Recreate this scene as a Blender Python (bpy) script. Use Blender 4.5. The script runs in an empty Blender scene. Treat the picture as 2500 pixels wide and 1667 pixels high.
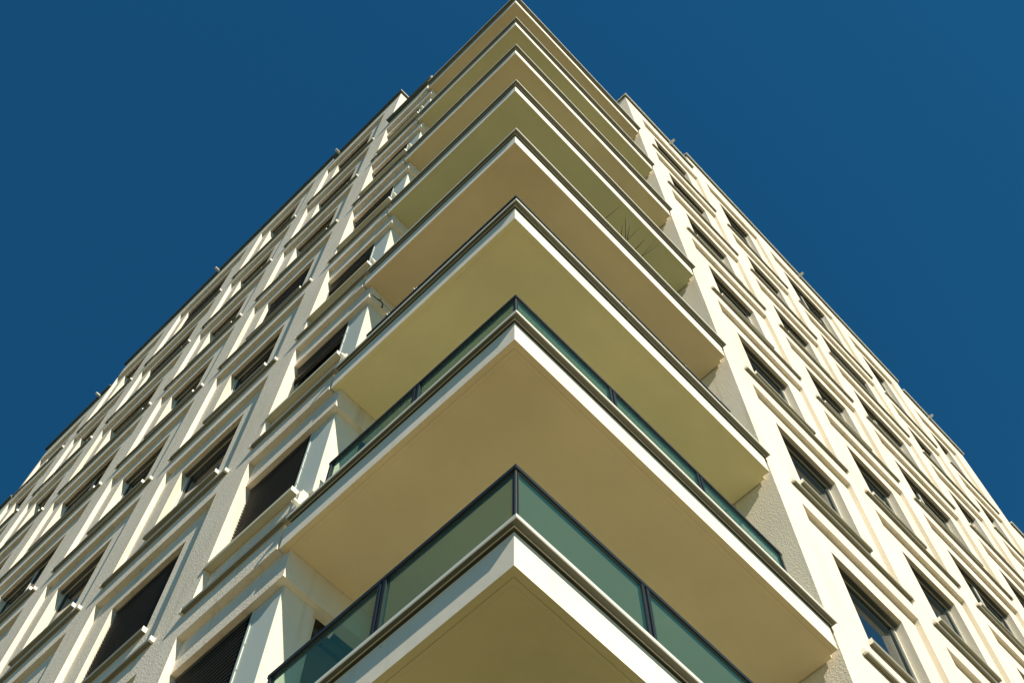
import bpy, bmesh, math, random
from mathutils import Vector, Matrix
random.seed(7)
C = bpy.context.scene.collection
S = bpy.context.scene

# ------------------------------------------------------------------ camera
CAM = Vector((-2.5169, -2.4383, -5.4900)); YAW, PITCH, ROLL = 0.7749, 1.1774, 0.0076
fw = Vector((math.cos(PITCH)*math.cos(YAW), math.cos(PITCH)*math.sin(YAW), math.sin(PITCH)))
r0 = Vector((math.sin(YAW), -math.cos(YAW), 0)); u0 = r0.cross(fw)
rt = r0*math.cos(ROLL)+u0*math.sin(ROLL); up = -r0*math.sin(ROLL)+u0*math.cos(ROLL)
cd = bpy.data.cameras.new('camera'); cam = bpy.data.objects.new('camera', cd); C.objects.link(cam)
cam.matrix_world = Matrix(((rt.x, up.x, -fw.x, CAM.x), (rt.y, up.y, -fw.y, CAM.y), (rt.z, up.z, -fw.z, CAM.z), (0, 0, 0, 1)))
cd.sensor_width = 36; cd.lens = 3087.9/2500*36; cd.clip_start = .05; cd.clip_end = 5000
S.camera = cam

# ------------------------------------------------------------------ light
SUN = Vector((-1.1, -5.0, 4.15)).normalized()
w = bpy.data.worlds.new('World'); S.world = w; w.use_nodes = True
nt = w.node_tree; bg = nt.nodes['Background']
sky = nt.nodes.new('ShaderNodeTexSky'); sky.sky_type = 'NISHITA'; sky.sun_disc = False
sky.sun_elevation = math.asin(SUN.z); sky.sun_rotation = math.atan2(SUN.x, SUN.y)
sky.altitude = 300; sky.air_density = 1.0; sky.dust_density = .3; sky.ozone_density = 2.0
tint = nt.nodes.new('ShaderNodeMix'); tint.data_type = 'RGBA'; tint.blend_type = 'MULTIPLY'; tint.inputs[0].default_value = 1
tint.inputs[7].default_value = (.17, .92, 1.20, 1)
nt.links.new(sky.outputs[0], tint.inputs[6]); nt.links.new(tint.outputs[2], bg.inputs[0])
bg.inputs[1].default_value = .054
ld = bpy.data.lights.new('sun', 'SUN'); ld.energy = 5.0; ld.angle = math.radians(.5); ld.color = (1, .885, .735)
sun = bpy.data.objects.new('sun', ld); C.objects.link(sun)
sun.rotation_euler = SUN.to_track_quat('Z', 'Y').to_euler()
vs = S.view_settings; vs.view_transform = 'Standard'; vs.look = 'None'; vs.gamma = 1; vs.exposure = .47; vs.use_curve_mapping = False
S.render.engine = 'CYCLES'; S.cycles.max_bounces = 8; S.cycles.diffuse_bounces = 5; S.cycles.transparent_max_bounces = 12

# ------------------------------------------------------------------ materials
def mat(name, col, rough=.8, metal=0, spec=.3):
    m = bpy.data.materials.new(name); m.use_nodes = True
    b = m.node_tree.nodes['Principled BSDF']
    b.inputs['Base Color'].default_value = (*col, 1); b.inputs['Roughness'].default_value = rough
    b.inputs['Metallic'].default_value = metal; b.inputs['Specular IOR Level'].default_value = spec
    return m
def N(m, t, **kw):
    n = m.node_tree.nodes.new(t)
    for k, v in kw.items():
        if hasattr(n, k): setattr(n, k, v)
        else: n.inputs[k.replace('_', ' ')].default_value = v
    return n
def L(m, a, b): m.node_tree.links.new(a, b)
def texco(m): return N(m, 'ShaderNodeTexCoord').outputs['Object']
def soil(m, c1, c2, scale, lo=.35, hi=.7, stretch=(1, 1, 1)):
    "slow stains and weathering in the paint"
    mp = N(m, 'ShaderNodeMapping'); mp.inputs['Scale'].default_value = stretch; L(m, texco(m), mp.inputs[0])
    n = N(m, 'ShaderNodeTexNoise', Scale=scale, Detail=6.0, Roughness=.6); L(m, mp.outputs[0], n.inputs['Vector'])
    r = N(m, 'ShaderNodeValToRGB'); r.color_ramp.elements[0].position = lo; r.color_ramp.elements[1].position = hi
    r.color_ramp.elements[0].color = (*c1, 1); r.color_ramp.elements[1].color = (*c2, 1)
    L(m, n.outputs['Fac'], r.inputs[0]); L(m, r.outputs[0], m.node_tree.nodes['Principled BSDF'].inputs['Base Color'])
    return r
def streaks(m, dark=.80, sx=7.0, lo=.54, hi=.76):
    "rain streaks: noise drawn out downwards, multiplied over the paint"
    b = m.node_tree.nodes['Principled BSDF']; src = b.inputs['Base Color'].links[0].from_socket
    mp = N(m, 'ShaderNodeMapping'); mp.inputs['Scale'].default_value = (sx, sx, .35); L(m, texco(m), mp.inputs[0])
    n = N(m, 'ShaderNodeTexNoise', Scale=1.0, Detail=5.0, Roughness=.65); L(m, mp.outputs[0], n.inputs['Vector'])
    r = N(m, 'ShaderNodeValToRGB'); r.color_ramp.elements[0].position = lo; r.color_ramp.elements[1].position = hi
    r.color_ramp.elements[0].color = (1, 1, 1, 1); r.color_ramp.elements[1].color = (dark, dark*.97, dark*.90, 1); L(m, n.outputs['Fac'], r.inputs[0])
    x = N(m, 'ShaderNodeMix'); x.data_type = 'RGBA'; x.blend_type = 'MULTIPLY'; x.inputs[0].default_value = 1
    L(m, src, x.inputs[6]); L(m, r.outputs[0], x.inputs[7]); L(m, x.outputs[2], b.inputs['Base Color'])
def specks(m, scale=5.0, size=.05, col=(.25, .22, .14)):
    "small chips, plugged formwork holes and dirt spots"
    b = m.node_tree.nodes['Principled BSDF']; src = b.inputs['Base Color'].links[0].from_socket
    v = N(m, 'ShaderNodeTexVoronoi', Scale=scale); L(m, texco(m), v.inputs['Vector'])
    c = N(m, 'ShaderNodeMath', operation='LESS_THAN'); L(m, v.outputs['Distance'], c.inputs[0]); c.inputs[1].default_value = size
    k = N(m, 'ShaderNodeMath', operation='GREATER_THAN'); sp = N(m, 'ShaderNodeSeparateColor'); L(m, v.outputs['Color'], sp.inputs[0]); L(m, sp.outputs[0], k.inputs[0]); k.inputs[1].default_value = .72
    a = N(m, 'ShaderNodeMath', operation='MULTIPLY'); L(m, c.outputs[0], a.inputs[0]); L(m, k.outputs[0], a.inputs[1])
    x = N(m, 'ShaderNodeMix'); x.data_type = 'RGBA'; L(m, a.outputs[0], x.inputs[0]); L(m, src, x.inputs[6]); x.inputs[7].default_value = (*col, 1)
    L(m, x.outputs[2], b.inputs['Base Color'])
def plaster(name, c1, c2, amp):
    m = mat(name, c2, .95, spec=.1); soil(m, c1, c2, .9, stretch=(1, 1, .5))
    t = texco(m)
    ds = N(m, 'ShaderNodeTexNoise', Scale=14.0, Detail=2.0); L(m, t, ds.inputs['Vector'])
    mx = N(m, 'ShaderNodeMix'); mx.data_type = 'RGBA'; mx.inputs[0].default_value = .055
    L(m, t, mx.inputs[6]); L(m, ds.outputs['Color'], mx.inputs[7])
    v = N(m, 'ShaderNodeTexNoise', Scale=58.0, Detail=3.0, Roughness=.55); L(m, mx.outputs[2], v.inputs['Vector'])
    r = N(m, 'ShaderNodeValToRGB'); r.color_ramp.elements[0].position = .46; r.color_ramp.elements[1].position = .62
    L(m, v.outputs['Fac'], r.inputs[0])
    streaks(m)
    b = N(m, 'ShaderNodeBump', Strength=1.0, Distance=amp); L(m, r.outputs[0], b.inputs['Height'])
    f = N(m, 'ShaderNodeTexNoise', Scale=160.0, Detail=2.0); L(m, t, f.inputs['Vector'])
    b2 = N(m, 'ShaderNodeBump', Strength=.5, Distance=amp*.4); L(m, f.outputs['Fac'], b2.inputs['Height']); L(m, b.outputs[0], b2.inputs['Normal'])
    L(m, b2.outputs[0], m.node_tree.nodes['Principled BSDF'].inputs['Normal'])
    return m
def smooth(name, c1, c2, scale=.7, rough=.75, amp=.0006):
    m = mat(name, c2, rough, spec=.2); soil(m, c1, c2, scale, .3, .72)
    n = N(m, 'ShaderNodeTexNoise', Scale=9.0, Detail=5.0); L(m, texco(m), n.inputs['Vector'])
    b = N(m, 'ShaderNodeBump', Strength=.4, Distance=amp*6); L(m, n.outputs['Fac'], b.inputs['Height'])
    L(m, b.outputs[0], m.node_tree.nodes['Principled BSDF'].inputs['Normal'])
    return m
M = {}
M['plaster'] = plaster('cream_plaster', (.74, .675, .54), (.85, .775, .635), .0016)
M['fascia'] = smooth('white_concrete_paint', (.75, .71, .58), (.82, .775, .645), 1.5)
streaks(M['fascia'], .86, 5.0, .55, .78); specks(M['fascia'], 4.0, .035)
M['soffit'] = [smooth('deep_olive_shaded_soffit', (0.477, 0.416, 0.224), (0.620, 0.542, 0.298)),  # soffit paint with each floor's light and shade put into the colour
               smooth('ochre_shaded_soffit', (0.716, 0.584, 0.367), (0.848, 0.699, 0.434)),
               smooth('olive_shaded_soffit', (0.739, 0.662, 0.380), (0.871, 0.778, 0.441)),
               smooth('brown_shaded_soffit', (0.645, 0.524, 0.326), (0.764, 0.626, 0.386)),
               smooth('green_shaded_soffit', (0.525, 0.518, 0.305), (0.620, 0.609, 0.353)),
               smooth('umber_shaded_soffit', (0.609, 0.518, 0.319), (0.716, 0.615, 0.374)),
               smooth('dull_olive_shaded_soffit', (0.537, 0.506, 0.292), (0.632, 0.590, 0.339)),
               smooth('dun_shaded_soffit', (0.584, 0.488, 0.305), (0.693, 0.579, 0.360))]
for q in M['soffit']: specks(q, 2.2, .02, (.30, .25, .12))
M['cap'] = mat('coping_metal', (.72, .73, .64), .45, .0, .5)
M['capshade'] = mat('shaded_coping_underside', (.14, .14, .095), .45, .0, .4)  # coping metal darkened: shade under the overhang put into its colour
M['endcap'] = mat('white_end_cap', (.85, .83, .72), .5)
M['roofcap'] = mat('shaded_coping_metal', (.10, .125, .11), .4, .6, .5)  # coping away from the sun, shade put into the colour
M['sill'] = mat('powder_coated_sill', (.27, .262, .18), .45, .0, .5)
M['dark'] = mat('anthracite_metal', (.018, .022, .018), .35, .0, .5)
M['frame'] = mat('window_frame_paint', (.66, .66, .56), .4)
M['sash'] = mat('sash_dark_grey', (.07, .08, .07), .35)
M['panel'] = mat('grey_metal_panel', (.56, .62, .55), .45, .0, .4)
M['sillpale'] = mat('pale_sill_paint', (.62, .59, .42), .5, .0, .3)
M['slat'] = mat('blind_slat', (.030, .031, .026), .4, .2, .5)
M['slatedge'] = mat('blind_slat_edge', (.13, .13, .105), .4, .2, .5)
M['concrete'] = mat('roof_concrete', (.35, .34, .30), .9)
M['spout'] = mat('galvanised_spout', (.50, .51, .44), .4, .2)
M['leaf'] = mat('dry_grass_blade', (.025, .03, .014), .8)
M['pot'] = mat('terracotta_pot', (.20, .12, .07), .8)
gm = mat('window_glass', (.012, .022, .026), .03, .0, 1.0); gm.node_tree.nodes['Principled BSDF'].inputs['IOR'].default_value = 1.6
M['pane'] = gm
# tinted balustrade glass
m = bpy.data.materials.new('green_tinted_glass'); m.use_nodes = True; t = m.node_tree; t.nodes.clear()
out = t.nodes.new('ShaderNodeOutputMaterial'); tr = t.nodes.new('ShaderNodeBsdfTransparent'); tr.inputs[0].default_value = (.68, .79, .73, 1)
gl = t.nodes.new('ShaderNodeBsdfGlossy'); gl.inputs['Roughness'].default_value = .03; gl.inputs[0].default_value = (.8, .95, .9, 1)
df = t.nodes.new('ShaderNodeBsdfDiffuse'); df.inputs[0].default_value = (.12, .47, .54, 1)
fr = t.nodes.new('ShaderNodeMath'); fr.operation = 'MULTIPLY_ADD'; lw = t.nodes.new('ShaderNodeLayerWeight'); lw.inputs[0].default_value = .2
t.links.new(lw.outputs['Fresnel'], fr.inputs[0]); fr.inputs[1].default_value = .0; fr.inputs[2].default_value = .035
fc = t.nodes.new('ShaderNodeMath'); fc.operation = 'POWER'; t.links.new(lw.outputs['Facing'], fc.inputs[0]); fc.inputs[1].default_value = 4.0
t.links.new(fc.outputs[0], fr.inputs[0]); fr.inputs[1].default_value = .10
a1 = t.nodes.new('ShaderNodeMixShader'); a1.inputs[0].default_value = .075
a2 = t.nodes.new('ShaderNodeMixShader')
t.links.new(tr.outputs[0], a1.inputs[1]); t.links.new(df.outputs[0], a1.inputs[2]); t.links.new(fr.outputs[0], a2.inputs[0])
t.links.new(a1.outputs[0], a2.inputs[1]); t.links.new(gl.outputs[0], a2.inputs[2]); t.links.new(a2.outputs[0], out.inputs[0])
M['glass'] = m
g = mat('dusty_paving', (.36, .31, .16), .9); soil(g, (.112, .098, .052), (.168, .142, .074), .05)
M['ground'] = g

# ------------------------------------------------------------------ helpers
def me(name, faces_v, mt):
    mesh = bpy.data.meshes.new(name); return mesh
def obj(name, bm, mt, parent=None, mats=None):
    mesh = bpy.data.meshes.new(name); bm.to_mesh(mesh); bm.free()
    for x in (mats or [mt]): mesh.materials.append(x)
    o = bpy.data.objects.new(name, mesh); C.objects.link(o)
    if parent: o.parent = parent
    return o
def inst(o, parent, loc=(0, 0, 0)):
    c = o.copy(); C.objects.link(c); c.parent = parent; c.location = loc; return c
def box(bm, a, b, mi=0, bev=0):
    x0, x1 = sorted((a[0], b[0])); y0, y1 = sorted((a[1], b[1])); z0, z1 = sorted((a[2], b[2]))
    t = bmesh.new() if bev else bm
    v = [t.verts.new(p) for p in ((x0,y0,z0),(x1,y0,z0),(x1,y1,z0),(x0,y1,z0),(x0,y0,z1),(x1,y0,z1),(x1,y1,z1),(x0,y1,z1))]
    for f in ((0,3,2,1),(4,5,6,7),(0,1,5,4),(1,2,6,5),(2,3,7,6),(3,0,4,7)):
        q = t.faces.new([v[i] for i in f]); q.material_index = mi
    if bev:
        bmesh.ops.bevel(t, geom=t.edges[:], offset=bev, segments=2, affect='EDGES')
        tm = bpy.data.meshes.new('t'); t.to_mesh(tm); t.free(); bm.from_mesh(tm); bpy.data.meshes.remove(tm)
def extr(bm, poly, z0, z1, mi=0, mi_bot=None):
    "extrude a ccw plan polygon"
    lo = [bm.verts.new((x, y, z0)) for x, y in poly]; hi = [bm.verts.new((x, y, z1)) for x, y in poly]
    f = bm.faces.new(lo[::-1]); f.material_index = mi if mi_bot is None else mi_bot
    bm.faces.new(hi).material_index = mi
    n = len(poly)
    for i in range(n):
        bm.faces.new((lo[i], lo[(i+1) % n], hi[(i+1) % n], hi[i])).material_index = mi
def cyl(bm, p, q, r, n=12, r2=None):
    p, q = Vector(p), Vector(q); d = (q-p).normalized(); a = d.orthogonal().normalized(); b = d.cross(a); r2 = r if r2 is None else r2
    A = [bm.verts.new(p+(a*math.cos(t)+b*math.sin(t))*r) for t in [2*math.pi*i/n for i in range(n)]]
    B = [bm.verts.new(q+(a*math.cos(t)+b*math.sin(t))*r2) for t in [2*math.pi*i/n for i in range(n)]]
    for i in range(n): bm.faces.new((A[i], A[(i+1) % n], B[(i+1) % n], B[i]))
    bm.faces.new(A[::-1]); bm.faces.new(B)
def empty(name, loc=(0, 0, 0)):
    o = bpy.data.objects.new(name, None); C.objects.link(o); o.location = loc; o.empty_display_size = .2; return o
def tag(o, label, cat, group=None):
    o['label'] = label; o['category'] = cat
    if group: o['group'] = group
    return o
def screen(P):
    d = Vector(P)-CAM; z = d.dot(fw)
    if z <= .1: return None
    return 1250+3087.9*d.dot(rt)/z, 833.5-3087.9*d.dot(up)/z

# ------------------------------------------------------------------ the ground
GZ = -7.15
bm = bmesh.new()
box(bm, (-900, -900, GZ-.3), (900, 900, GZ))
o = obj('ground', bm, M['ground']); o['kind'] = 'structure'

# ------------------------------------------------------------------ the building
B = empty('apartment_building', (0, 0, GZ))
tag(B, 'cream plastered corner apartment tower with eight wraparound balconies under a deep blue sky', 'building')
R0 = empty('tmp'); bpy.data.objects.remove(R0)
def part(name, bm, mt, mats=None, parent=None):
    o = obj(name, bm, mt, parent or B, mats)
    if not parent: o.location = (0, 0, -GZ)
    return o
H = 3.0
P1 = .067                     # depth of the shallow recess
WD = .175                      # depth of the window plane
# (a, b, window left, window right)
COLS = [(4.31, 6.31, 4.74, 5.93), (6.81, 8.81, 7.31, 8.455), (9.32, 11.91, 9.85, 11.54), (12.50, 14.41, 13.02, 14.02), (15.05, 16.92, 15.63, 16.49), (18.05, 20.0, 18.4, 19.6)]
SOF, LED, WB, WT = .06, .435, 1.09, -.32
class Side:
    pass
RT = Side(); RT.off = 0.0; RT.T = lambda u, w, z: (u, w, z)
LF = Side(); LF.off = 0.0; LF.T = lambda u, w, z: (w+LF.off, u, z)
RT.start = 3.81; LF.start = 2.60; RT.end = 21.0; LF.end = 21.0
# parapet height per stretch of facade
RT.tops = [(3.81, 6.29, 24.95), (6.29, 15.10, 26.25), (15.10, 17.80, 25.68), (17.80, 21.0, 22.0)]
LF.tops = [(3.82, 6.19, 24.95), (6.19, 14.42, 25.45), (14.42, 17.05, 24.06), (17.05, 21.0, 21.55)]
def colsof(s):
    cs = [(a, b, c, d, 0) for a, b, c, d in COLS]
    if s is LF: cs = [(2.60, 3.81, 2.89, 3.81, 1)] + cs
    return cs
def cells(s, ci):
    "recess z-range and window z-range for every storey of a column"
    a, b, wl, wr, kind = colsof(s)[ci]
    isleft = s is LF
    c6 = a > 17
    out = []
    for k in range(-2, 8):
        sof = SOF
        if kind and k >= 7: break
        if c6 and k >= 7: break
        top = H*(k+1)+sof; wt = H*(k+1)+(WT if not kind else -.36)
        if k == 7:
            if s is RT: top = {0: 24.18, 1: 25.1, 2: 25.25, 3: 25.15}.get(ci, 24.55)
            else: top = {1: 24.30, 2: 24.72, 3: 24.66, 4: 24.6}.get(ci, 23.3)
            wt = top-.38
        out.append((k, H*k+LED, top, H*k+WB, wt))
    return out
def depth(s, u, z):
    ok = False
    for a, b, t in s.tops:
        if a <= u < b and z < t: ok = True
    if s is LF and u < 3.82 and z < 21.68: ok = True
    if not ok: return None
    for ci, (a, b, wl, wr, kind) in enumerate(colsof(s)):
        if a <= u < b:
            for k, z0, z1, w0, w1 in cells(s, ci):
                if z0 <= z < z1:
                    if w0 <= z < w1:
                        if wl <= u < wr: return .30
                        if kind and u < wl: return .143
                    return P1
    return 0.0
def relief(s):
    us = {s.start, s.end}; zs = {GZ, 21.68}
    for a, b, t in s.tops: us |= {a, b}; zs.add(t)
    for ci, (a, b, wl, wr, kind) in enumerate(colsof(s)):
        us |= {a, b, wl, wr}
        for k, z0, z1, w0, w1 in cells(s, ci): zs |= {z0, z1, w0, w1}
    us = sorted(u for u in us if s.start <= u <= s.end); zs = sorted(z for z in zs if z >= GZ)
    D = [[depth(s, (us[i]+us[i+1])/2, (zs[j]+zs[j+1])/2) for j in range(len(zs)-1)] for i in range(len(us)-1)]
    bm = bmesh.new(); cache = {}
    BK = .50
    def V(u, wd, z):
        key = (round(u, 4), round(wd, 4), round(z, 4))
        if key not in cache: cache[key] = bm.verts.new(s.T(u, wd, z))
        return cache[key]
    def Q(*p):
        try: bm.faces.new([V(*q) for q in p])
        except ValueError: pass
    nu, nz = len(us)-1, len(zs)-1
    def dd(i, j):
        if i < 0 or j < 0 or i >= nu or j >= nz: return BK
        return BK if D[i][j] is None else D[i][j]
    for i in range(nu):
        for j in range(nz):
            d = D[i][j]
            if d is not None: Q((us[i], d, zs[j]), (us[i+1], d, zs[j]), (us[i+1], d, zs[j+1]), (us[i], d, zs[j+1]))
    for i in range(nu+1):
        for j in range(nz):
            p, q = dd(i-1, j), dd(i, j)
            if abs(p-q) > 1e-6: Q((us[i], p, zs[j]), (us[i], q, zs[j]), (us[i], q, zs[j+1]), (us[i], p, zs[j+1]))
    for i in range(nu):
        for j in range(nz+1):
            p, q = dd(i, j-1), dd(i, j)
            if abs(p-q) > 1e-6: Q((us[i], p, zs[j]), (us[i+1], p, zs[j]), (us[i+1], q, zs[j]), (us[i], q, zs[j]))
    bmesh.ops.recalc_face_normals(bm, faces=bm.faces[:])
    # merge needless coplanar splits
    bmesh.ops.dissolve_limit(bm, angle_limit=.001, verts=bm.verts[:], edges=bm.edges[:])
    return bm
part('facade_wall', relief(RT), M['plaster'])
part('facade_wall', relief(LF), M['plaster'])

# core of the building behind the facades, with the loggia walls round the corner
LD = 1.65                                   # depth of the loggias
bm = bmesh.new()
box(bm, (LD+.0, LD, GZ), (21.0, 2.2, 21.3))
box(bm, (LD, 2.2, GZ), (14.8, 14.2, 23.9))
box(bm, (14.8, 2.21, GZ), (21.0, 14.19, 21.3)); box(bm, (2.21, 14.2, GZ), (14.79, 21.0, 21.3))
# right end wall of the loggia (faces -X) and left end walls (face -Y)
box(bm, (3.81, .505, GZ), (4.1, LD-.002, 24.95))
part('inner_wall', bm, M['plaster'])
def zl(k): return H*k
bm = bmesh.new()
# left end wall: proud beams under each slab, wall set back between them, with a tall door opening
for k in range(-2, 8):
    z0, z1 = H*k+.40, H*(k+1)-.36
    if k == 7: break
    box(bm, (.1432, 2.546, z0), (.44, 2.598, z1-.001)); box(bm, (.44, 2.60, z0), (.46, 2.80, z1-.001))
    box(bm, (.05, 2.602, z0), (.14, 2.66, H*k+WB-.04))
    box(bm, (1.42, 2.55, z0), (LD, 2.80, z1-.001)); box(bm, (.46, 2.72, z0), (1.42, 2.80, z1-.001))
    box(bm, (.0672, 2.49, z1), (LD, 2.598, z1+.70))
box(bm, (.502, 3.82, 21.2), (2.2, 4.05, 24.95))
part('loggia_wall', bm, M['plaster'])

# slim side of the left facade above the corner terrace is closed by the relief; parapet copings
def coping(s, a, b, z, over=.065, mt='roofcap', back=.52, ends=(0, 0)):
    bm = bmesh.new()
    def bx(u0, u1, w0, w1, z0, z1, mi): box(bm, s.T(u0, w0, z0), s.T(u1, w1, z1), mi)
    bx(a-ends[0], b+ends[1], -over, back, z+.012, z+.035, 0)
    bx(a-ends[0], b+ends[1], -over, -over+.006, z-.028, z+.012, 0)
    bx(a-ends[0]+.02, b+ends[1]-.02, -.035, back-.05, z+.001, z+.0115, 1)
    if ends[0]: bx(a-ends[0], a-ends[0]+.006, -over+.006, back, z-.028, z+.036, 2)
    if ends[1]: bx(b+ends[1]-.006, b+ends[1], -over+.006, back, z-.028, z+.012, 0)
    bmesh.ops.recalc_face_normals(bm, faces=bm.faces[:])
    return part('parapet_coping', bm, None, mats=[M['cap'] if s is RT else M['roofcap'], M['roofcap'], M['cap']])  # sunlit lips and ends pale, left lips and undersides dark: light put into colour
for s in (RT, LF):
    for i, (a, b, z) in enumerate(s.tops):
        hi_l = i > 0 and s.tops[i-1][2] > z; hi_r = i < len(s.tops)-1 and s.tops[i+1][2] > z
        coping(s, a+(.003 if hi_l else 0), b-(.003 if hi_r else 0), z, ends=(0 if hi_l else .06, 0 if hi_r else .03), back=1.6 if i == 0 else .52)
coping(LF, 2.45, 3.817, 21.68, over=.09)

# ------------------------------------------------------------------ windows
wcache = {}
def wbox(bm, s, u0, u1, w0, w1, z0, z1, mi=0):
    P = s.T(u0, w0, z0); Q = s.T(u1, w1, z1)
    if s is LF: P = (P[0]-LF.off, P[1], P[2]); Q = (Q[0]-LF.off, Q[1], Q[2])
    box(bm, P, Q, mi)
def make_window(s, wdt, hgt, bigsill, blind, op):
    key = (id(s), round(wdt, 3), round(hgt, 3), bigsill, blind, op)
    if key in wcache: return wcache[key]
    hw = wdt/2; e = .002
    f = bmesh.new(); W0, W1 = WD-.005, WD+.065; t = .034
    # outer frame, butt-jointed
    wbox(f, s, -hw+e, -hw+t, W0, W1, e, hgt-e); wbox(f, s, hw-t, hw-e, W0, W1, e, hgt-e)
    wbox(f, s, -hw+t, hw-t, W0, W1, e, t); wbox(f, s, -hw+t, hw-t, W0, W1, hgt-t, hgt-e)
    wins = [(-hw+t, hw-t)] if wdt < 1.3 else [(-hw+t, -.03), (.03, hw-t)]
    if wdt >= 1.3: wbox(f, s, -.03, .03, W0+.003, W1, t, hgt-t)
    if wdt < 1.3 and op != 2: wbox(f, s, -hw+t, hw-t, W0+.004, W1-.004, .42, .47)     # transom of the fixed lower light
    # sash
    sh = bmesh.new(); ps = bmesh.new()
    for (x0, x1) in wins:
        zz0 = .47 if (wdt < 1.3 and op != 2) else t
        a, b_, c, d_ = x0+.004, x1-.004, zz0+.004, hgt-t-.004; q = .04; ww0, ww1 = WD+.008, WD+.05
        wbox(sh, s, a, a+q, ww0, ww1, c, d_); wbox(sh, s, b_-q, b_, ww0, ww1, c, d_)
        wbox(sh, s, a+q, b_-q, ww0, ww1, c, c+q); wbox(sh, s, a+q, b_-q, ww0, ww1, d_-q, d_)
        wbox(ps, s, a+q, b_-q, WD+.024, WD+.036, c+q, d_-q)
        if zz0 > .3: wbox(ps, s, x0, x1, WD+.028, WD+.04, t, .42)
    r = [('window', f, M['frame']), ('sash', sh, M['sash']), ('pane', ps, M['pane'])]
    # blind box, guide rails, slats
    bb = bmesh.new()
    wbox(bb, s, -hw+.012, hw-.012, WD-.055, WD-.008, hgt-.035, hgt-.004)
    if blind: wbox(bb, s, -hw+.012, -hw+.030, WD-.045, WD-.015, .03, hgt-.036); wbox(bb, s, hw-.030, hw-.012, WD-.045, WD-.015, .03, hgt-.036)
    r.append(('blind_box', bb, M['sash']))
    if blind:
        sl = bmesh.new(); n = int((hgt-.13)*blind/.055)
        for i in range(n):
            z = hgt-.06-i*.055
            v = [(-hw+.032, WD-.055, z-.016), (hw-.032, WD-.055, z-.016), (hw-.032, WD-.012, z+.016), (-hw+.032, WD-.012, z+.016)]
            for dz in (0,):
                wbox(sl, s, -hw+.032, hw-.032, WD-.058, WD-.0552, z-.018, z-.011, 1)
                pts = []
                for (u, ww, q) in v:
                    p = s.T(u, ww, q); pts.append(sl.verts.new((p[0]-(LF.off if s is LF else 0), p[1], p[2])))
                sl.faces.new(pts)
        z = hgt-.06-n*.055
        wbox(sl, s, -hw+.032, hw-.032, WD-.055, WD-.012, z-.012, z+.014)
        bmesh.ops.solidify(sl, geom=[f for f in sl.faces if len(f.verts) == 4 and f.material_index == 0 and f.calc_area() > .04 and abs(f.calc_center_median().z) > -1 and len(f.edges) == 4 and all(len(e.link_faces) == 1 for e in f.edges)], thickness=.0015)
        r.append(('blind', sl, M['slat']))
    # sill: folded sheet with drip lip and end pieces
    si = bmesh.new(); ov = -.03-P1*0 if not bigsill else -.03
    o0 = (P1-.045) if not bigsill else -.012
    x0, x1 = -hw-.035, hw+.035
    if bigsill: x0 = -hw-.23; x1 = hw+.01
    wbox(si, s, -hw+.003, hw-.003, P1+.002, WD-.007, .004, .022)
    wbox(si, s, x0, x1, o0, P1-.002, -.018, .022)
    wbox(si, s, x0, x1, o0-.004, o0-.0005, -.036, .023)
    for xx in (x0-.006, x1+.001):
        wbox(si, s, xx, xx+.005, o0-.004, P1-.001, -.036, .032, 1)
    r.append(('window_sill', si, M['sill']))
    objs = []
    for nme, bmx, mt in r:
        bmesh.ops.recalc_face_normals(bmx, faces=bmx.faces[:])
        mesh = bpy.data.meshes.new(nme); bmx.to_mesh(mesh); bmx.free(); mesh.materials.append(mt)
        if nme in ('window_sill', 'blind'): mesh.materials.append(M['endcap' if nme != 'blind' else 'slatedge'])
        if nme == 'window_sill' and bigsill: mesh.materials[0] = M['sillpale']
        objs.append((nme, mesh))
    wcache[key] = objs
    return objs
lcache = {}
def make_ledge(s, a, b, front):
    key = (id(s), round(b-a, 3), round(front, 3))
    if key not in lcache:
        bm = bmesh.new(); hw = (b-a)/2; x0, x1 = -hw-.05, hw+.05
        wbox(bm, s, -hw+.001, hw-.001, .002, P1-.002, .003, .024)
        wbox(bm, s, x0, x1, front+.004, -.002, -.002, .024)
        wbox(bm, s, x0, x1, front, front+.0035, -.022, .025)
        for xx in (x0-.006, x1+.001): wbox(bm, s, xx-.012, xx+.012, front-.002, -.001, -.024, .034, 1)
        bmesh.ops.recalc_face_normals(bm, faces=bm.faces[:])
        mesh = bpy.data.meshes.new('ledge_sill'); bm.to_mesh(mesh); bm.free(); mesh.materials.append(M['sill']); mesh.materials.append(M['endcap']); lcache[key] = mesh
    o = bpy.data.objects.new('ledge_sill', lcache[key]); C.objects.link(o); o.parent = B; return o
def inframe(P, mg=160):
    q = screen(P)
    return q is not None and -mg < q[0] < 2500+mg and -mg < q[1] < 1667+mg
nwin = 0
rnd = random.Random(3)
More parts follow.
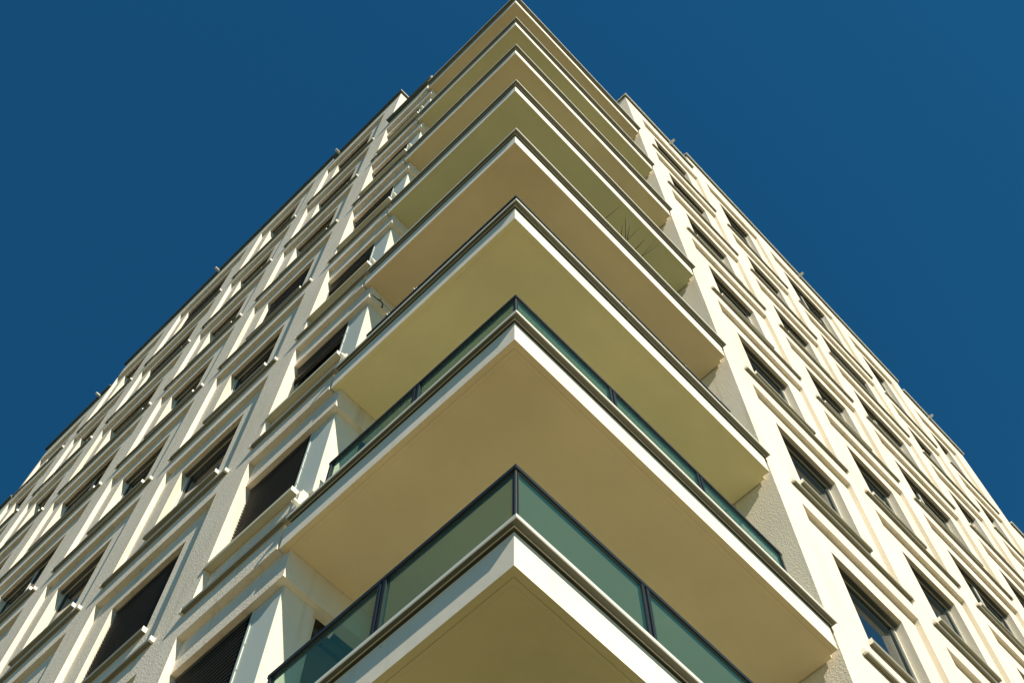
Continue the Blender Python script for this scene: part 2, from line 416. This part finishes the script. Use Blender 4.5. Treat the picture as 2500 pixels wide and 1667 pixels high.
for s in (RT, LF):
    for ci, (a, b, wl, wr, kind) in enumerate(colsof(s)):
        for k, z0, z1, w0, w1 in cells(s, ci):
            um = (wl+wr)/2
            if not any(inframe(s.T(x, .1, z)) for x in (a, b) for z in (w0, w1, z0)): continue
            blind = 0; op = rnd.choice((0, 0, 1)) if (kind or (s is RT and ci == 0 and k in (1,))) else rnd.choice((1, 2))
            if rnd.random() < .13: blind = rnd.choice((.35, .6, .95))
            if s is LF and ci == 0: blind = {0: .97, 1: .97, 2: .25, 3: .2, 4: .15}.get(k, 0); op = 2
            if s is LF and ci == 1 and k in (0, 1): blind = .96 if k == 1 else .6
            if s is LF and ci == 1 and k in (2, 3): blind = 0
            if s is RT and ci == 0 and k == 1: blind = 0; op = 0
            ob = make_window(s, wr-wl, w1-w0, bool(kind), blind, op)
            root = None
            for nme, mesh in ob:
                o = bpy.data.objects.new(nme, mesh); C.objects.link(o)
                if root is None:
                    root = o; o.parent = B; p = s.T(um, 0, w0); o.location = (p[0], p[1], p[2]-GZ)
                else: o.parent = root
            nwin += 1
            front = -.045
            if s is LF and kind: front = -.042
            aa = a-.12 if kind else a
            l = make_ledge(s, aa, b, front); p = s.T((aa+b)/2, 0, z0); l.location = (p[0], p[1], p[2]-GZ)
print('windows', nwin)
# flat metal jamb panel with rivets beside the corner windows
for k in range(-1, 7):
    z0, z1 = H*k+WB, H*(k+1)-.36
    bm = bmesh.new()
    box(bm, (.128, 2.549, z0+.003), (.1425, 2.888, z1-.003))
    box(bm, (.120, 2.862, z0+.003), (.1275, 2.888, z1-.003))
    for i in range(5): cyl(bm, (.1185, 2.852, z0+.2+i*.3), (.1285, 2.852, z0+.2+i*.3), .005, 6)
    bmesh.ops.recalc_face_normals(bm, faces=bm.faces[:])
    part('jamb_panel', bm, M['panel'])
    # balcony door in the end wall of the loggia
    bm = bmesh.new(); a, b, c, d = .46, 1.42, H*k+.40, z1-.002
    for (p, q) in (((a, 2.66, c), (a+.07, 2.719, d)), ((b-.07, 2.66, c), (b, 2.719, d)), ((a+.07, 2.66, c), (b-.07, 2.719, c+.07)), ((a+.07, 2.66, d-.07), (b-.07, 2.719, d))): box(bm, p, q)
    dr = part('balcony_door', bm, M['sash'])
    bm = bmesh.new(); box(bm, (a+.07, 2.685, c+.07), (b-.07, 2.70, d-.07)); part('pane', bm, M['pane'], parent=dr)
    # glazed doors facing out to the balcony
    for (x0, x1, axis) in ((2.0, 3.5, 'x'), (1.9, 2.45, 'y')):
        bm = bmesh.new(); g2 = bmesh.new(); c, d = H*k+.40, H*k+2.6
        def bb(b_, u0, u1, w0, w1, q0, q1):
            if axis == 'x': box(b_, (u0, w0, q0), (u1, w1, q1))
            else: box(b_, (w0, u0, q0), (w1, u1, q1))
        mid = (x0+x1)/2
        bb(bm, x0, x0+.06, LD-.04, LD-.002, c, d); bb(bm, x1-.06, x1, LD-.04, LD-.002, c, d); bb(bm, x0+.06, x1-.06, LD-.04, LD-.002, d-.07, d); bb(bm, x0+.06, x1-.06, LD-.04, LD-.002, c, c+.07)
        if axis == 'x': bb(bm, mid-.04, mid+.04, LD-.041, LD-.003, c+.07, d-.07)
        bb(g2, x0+.06, x1-.06, LD-.02, LD-.004, c+.07, d-.07)
        dr = part('balcony_door', bm, M['sash']); part('pane', g2, M['pane'], parent=dr)

# ------------------------------------------------------------------ balconies
XR, YL = 3.763, 2.553
def ell(o, xr=XR, yl=YL, inner=LD):
    "L-shaped plan offset inwards by o from the outer edges"
    return [(o, o), (xr, o), (xr, inner), (inner, inner), (inner, yl), (o, yl)]
def bar_x(bm, x0, x1, y0, y1, z0, z1, mi=0): box(bm, (x0, y0, z0), (x1, y1, z1), mi)
def balcony(k):
    z = H*k; bm = bmesh.new()
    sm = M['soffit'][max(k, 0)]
    # rim (downstand) with a drip groove, body of the slab behind it
    rim = .085
    extr(bm, [(0, 0), (XR, 0), (XR, rim), (rim, rim), (rim, YL), (0, YL)], z+.004, z+.322, 0)
    extr(bm, [(0, 0), (XR, 0), (XR, .042), (.042, .042), (.042, YL), (0, YL)], z, z+.004, 0)
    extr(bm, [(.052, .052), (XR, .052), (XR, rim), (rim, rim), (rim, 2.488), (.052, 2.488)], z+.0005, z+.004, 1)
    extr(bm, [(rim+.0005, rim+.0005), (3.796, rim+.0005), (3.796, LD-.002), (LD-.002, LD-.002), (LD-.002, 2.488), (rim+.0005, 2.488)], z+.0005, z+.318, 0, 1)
    for f in bm.faces:                       # the downward faces carry their floor's soffit tone
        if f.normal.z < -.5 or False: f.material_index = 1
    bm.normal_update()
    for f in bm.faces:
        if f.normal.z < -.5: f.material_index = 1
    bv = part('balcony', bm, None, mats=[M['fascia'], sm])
    bmesh_ = bv
    # membrane upstand + folded metal cap; shade in the gap is put into the colour
    c = bmesh.new(); ox = .053; oy = .067; z0 = z+.352; th = .018
    if k == 7: ox = .075; oy = .075; th = .03; z0 = z+.36
    extr(c, [(.022, .022), (XR-.02, .022), (XR-.02, .16), (.16, .16), (.16, YL-.02), (.022, YL-.02)], z+.322, z0, 2)
    xe = XR+.045; ye = YL-.05
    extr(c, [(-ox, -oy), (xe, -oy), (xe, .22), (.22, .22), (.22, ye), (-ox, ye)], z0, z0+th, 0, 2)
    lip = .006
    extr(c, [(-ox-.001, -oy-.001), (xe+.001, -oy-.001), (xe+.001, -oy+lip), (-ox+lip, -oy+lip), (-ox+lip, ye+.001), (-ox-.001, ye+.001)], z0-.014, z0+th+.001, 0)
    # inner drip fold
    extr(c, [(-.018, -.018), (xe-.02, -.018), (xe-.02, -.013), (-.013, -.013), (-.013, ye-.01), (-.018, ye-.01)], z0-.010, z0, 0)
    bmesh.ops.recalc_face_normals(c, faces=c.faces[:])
    part('coping', c, None, mats=[M['cap'], M['roofcap'], M['capshade']], parent=bv)
    # railing: glass panels in slim anthracite frames
    rx = .164; ry = .147; zt = z+1.443; zb = z0+th+.012
    xs = [rx, 1.343, 2.487, 3.64]; ys = [ry, 1.315, 2.42]
    hr = bmesh.new()
    extr(hr, [(rx-.022, ry-.022), (xs[-1], ry-.022), (xs[-1], ry+.026), (rx+.026, ry+.026), (rx+.026, ys[-1]), (rx-.022, ys[-1])], zt-.036, zt, 0)
    part('handrail', hr, M['dark'], parent=bv)
    cp = bmesh.new(); box(cp, (rx-.009, ry-.009, z0+th), (rx+.003, ry+.003, zt-.036)); part('corner_post', cp, M['sash'], parent=bv)
    for axis, pts in (('x', xs), ('y', ys)):
        for i in range(len(pts)-1):
            u0, u1 = pts[i]+(.010 if i == 0 else .010), pts[i+1]-.010; y = ry if axis == 'x' else rx
            fb = bmesh.new(); gb = bmesh.new()
            def bb(b_, p0, p1, w0, w1, q0, q1):
                if axis == 'x': box(b_, (p0, w0, q0), (p1, w1, q1))
                else: box(b_, (w0, p0, q0), (w1, p1, q1))
            zz = zt-.036; t = .028
            if i: bb(fb, u0, u0+t, y-.018, y+.018, zb-.012, zz)
            bb(fb, u1-t, u1, y-.018, y+.018, zb-.012, zz)
            l0 = u0+(t if i else .010); l1 = u1-t
            if not i: bb(fb, u0, u0+.010, y-.008, y+.008, zb, zz)
            bb(fb, l0, l1, y-.012, y+.012, zz-.018, zz); bb(fb, l0, l1, y-.012, y+.012, zb, zb+.012)
            fo = part('railing_frame', fb, M['dark'], parent=bv)
            bb(gb, l0+.001, l1-.001, y-.005, y+.005, zb+.012, zz-.018)
            part('glass_panel', gb, M['glass'], parent=bv)
for k in range(-1, 8): balcony(k)

for k in range(-1, 8):
    bm = bmesh.new(); z = H*k+.455; n = 16; R1, R2 = .023, .017
    rings = []
    for x, r in ((-.10, R2), (-.10, R1), (.07, R1), (.07, R2)):
        rings.append([bm.verts.new((x, 2.395+r*math.cos(2*math.pi*i/n), z+r*math.sin(2*math.pi*i/n))) for i in range(n)])
    for a in range(4):
        for i in range(n): bm.faces.new((rings[a][i], rings[a][(i+1) % n], rings[(a+1) % 4][(i+1) % n], rings[(a+1) % 4][i]))
    bmesh.ops.recalc_face_normals(bm, faces=bm.faces[:])
    o = part('drain_spout', bm, M['endcap'])
# overflow spouts in the parapets
for s, u, z in ((RT, 5.40, 24.86), (RT, 10.8, 26.16), (RT, 16.2, 25.59), (LF, 5.95, 24.86), (LF, 10.6, 25.36), (LF, 14.8, 23.97)):
    bm = bmesh.new()
    p, q = s.T(u-.03, -.17, z-.025), s.T(u+.03, .1, z+.025); box(bm, p, q, bev=.006)
    part('overflow_spout', bm, M['spout'])

# ------------------------------------------------------------------ loose things on the balconies
def blade(bm, base, tip, sag, r):
    b, t = Vector(base), Vector(tip); side = (t-b).cross(Vector((0, 0, 1))).normalized(); prev = None; n = 6
    for i in range(n+1):
        f = i/n; p = b.lerp(t, f)+Vector((0, 0, sag*math.sin(f*math.pi)))
        wv = side*r*(1-f*.8); th = Vector((0, 0, r*.3*(1-f*.7)))
        cur = [bm.verts.new(p-wv), bm.verts.new(p+th), bm.verts.new(p+wv), bm.verts.new(p-th)]
        if prev:
            for j in range(4): bm.faces.new((prev[j], prev[(j+1) % 4], cur[(j+1) % 4], cur[j]))
        prev = cur
f0 = lambda x, z, y: ((x+2.5169)*(y+2.4383)/2.6883-2.5169, y, (z+5.49)*(y+2.4383)/2.6883-5.49)
g = empty('grass_planter', (2.25, .42, 9.35)); tag(g, 'planter of wispy ornamental grass, thin dark blades leaning out over the balcony rail', 'planter')
bm = bmesh.new(); box(bm, (-.55, -.12, 0), (.55, .14, .62), bev=.015); obj('planter_box', bm, M['pot'], g)
bm = bmesh.new(); box(bm, (-.52, -.09, .60), (.52, .11, .627)); obj('soil', bm, M['leaf'], g)
bm = bmesh.new()
for (b, t) in (((2.415, 11.54), (2.50, 12.1)), ((2.533, 11.55), (2.816, 13.48)), ((2.56, 11.55), (3.02, 13.2)), ((2.54, 11.55), (2.72, 12.6)), ((2.741, 11.566), (3.087, 12.75)), ((2.876, 11.577), (3.45, 13.5)), ((2.89, 11.58), (3.50, 13.4)), ((2.111, 11.56), (2.591, 13.3)), ((2.50, 11.55), (2.66, 12.9))):
    P = Vector(f0(b[0], b[1], .15)); T = Vector(f0(t[0], t[1], -.02)); Q_ = P-(T-P)*1.15
    o3 = Vector((2.25, .42, 9.35)); Q_.z = max(Q_.z, 9.98); blade(bm, Q_-o3, T-o3, random.uniform(0, .03), .0085)
bmesh.ops.recalc_face_normals(bm, faces=bm.faces[:]); obj('blades', bm, M['leaf'], g)
g = empty('twig_pot', (.38, .40, 6.35)); tag(g, 'pot of bare twigs behind the corner of the railing, twig tips just over the handrail', 'potted plant')
bm = bmesh.new(); cyl(bm, (0, 0, 0), (0, 0, .34), .12, 20, .15); obj('pot', bm, M['pot'], g)
bm = bmesh.new()
for T in ((.25, .157, 7.60), (.27, .15, 7.68), (.44, .157, 7.62), (.475, .15, 7.71), (.16, .29, 7.52)):
    blade(bm, Vector((random.uniform(-.05, .05), random.uniform(-.05, .05), .33)), Vector(T)-Vector((.38, .40, 6.35)), .02, .007)
bmesh.ops.recalc_face_normals(bm, faces=bm.faces[:]); obj('twigs', bm, M['leaf'], g)
clips = [((1.83, .16, 7.51), 'x', 'small wire hook clipped on the right handrail, first from the building corner'), ((1.95, .16, 7.51), 'x', 'small wire hook clipped on the right handrail, close beside the one nearest the corner'),
         ((2.90, .16, 7.51), 'x', 'lone wire hook clipped midway along the right handrail'), ((3.48, .16, 7.51), 'x', 'small wire hook clipped at the outer end of the right handrail'),
         ((.16, 2.11, 7.51), 'y', 'wire hook clipped on the left handrail below the hanging dry twig'), ((.16, 1.68, 7.51), 'y', 'wire hook clipped on the left handrail, nearer the building corner')]
for (p, ax, lab) in clips:
    bm = bmesh.new(); pts = []
    for i in range(10):
        a = math.pi*(-.15+1.3*i/9); d = math.cos(a)*.028; h = .01+math.sin(a)*.07
        pts.append(Vector((d, 0, h)) if ax == 'x' else Vector((0, d, h)))
    for i in range(9): cyl(bm, pts[i], pts[i+1], .004, 6)
    box(bm, (-.014, -.024, -.032), (.014, .028, .004)) if ax == 'x' else box(bm, (-.024, -.014, -.032), (.028, .014, .004))
    o = obj('rail_hook', bm, M['spout']); o.location = p
    tag(o, lab, 'hook', 'wire hooks clipped to a balcony handrail')
bm = bmesh.new()
pts = [Vector((0, 0, 0)), Vector((.07, -.01, -.02)), Vector((.13, -.02, -.015)), Vector((.16, -.03, -.07)), Vector((.155, -.03, -.13))]
for i in range(4): cyl(bm, pts[i], pts[i+1], .008 if i else .005, 7)
cyl(bm, (.07, -.01, -.02), (.02, -.03, -.06), .005, 6, .002); cyl(bm, (.1, -.015, -.018), (.12, -.04, .03), .005, 6, .002)
cyl(bm, (.155, -.03, -.13), (.155, -.03, -.17), .006, 8, .014)
cyl(bm, (.13, -.015, -.012), (.42, -.01, .0), .002, 5)
o = obj('hanging_twig', bm, M['leaf']); o.location = (.08, 2.44, 8.62)
tag(o, 'dark dry twig ornament hanging from the beam at the left end of the balcony', 'ornament')
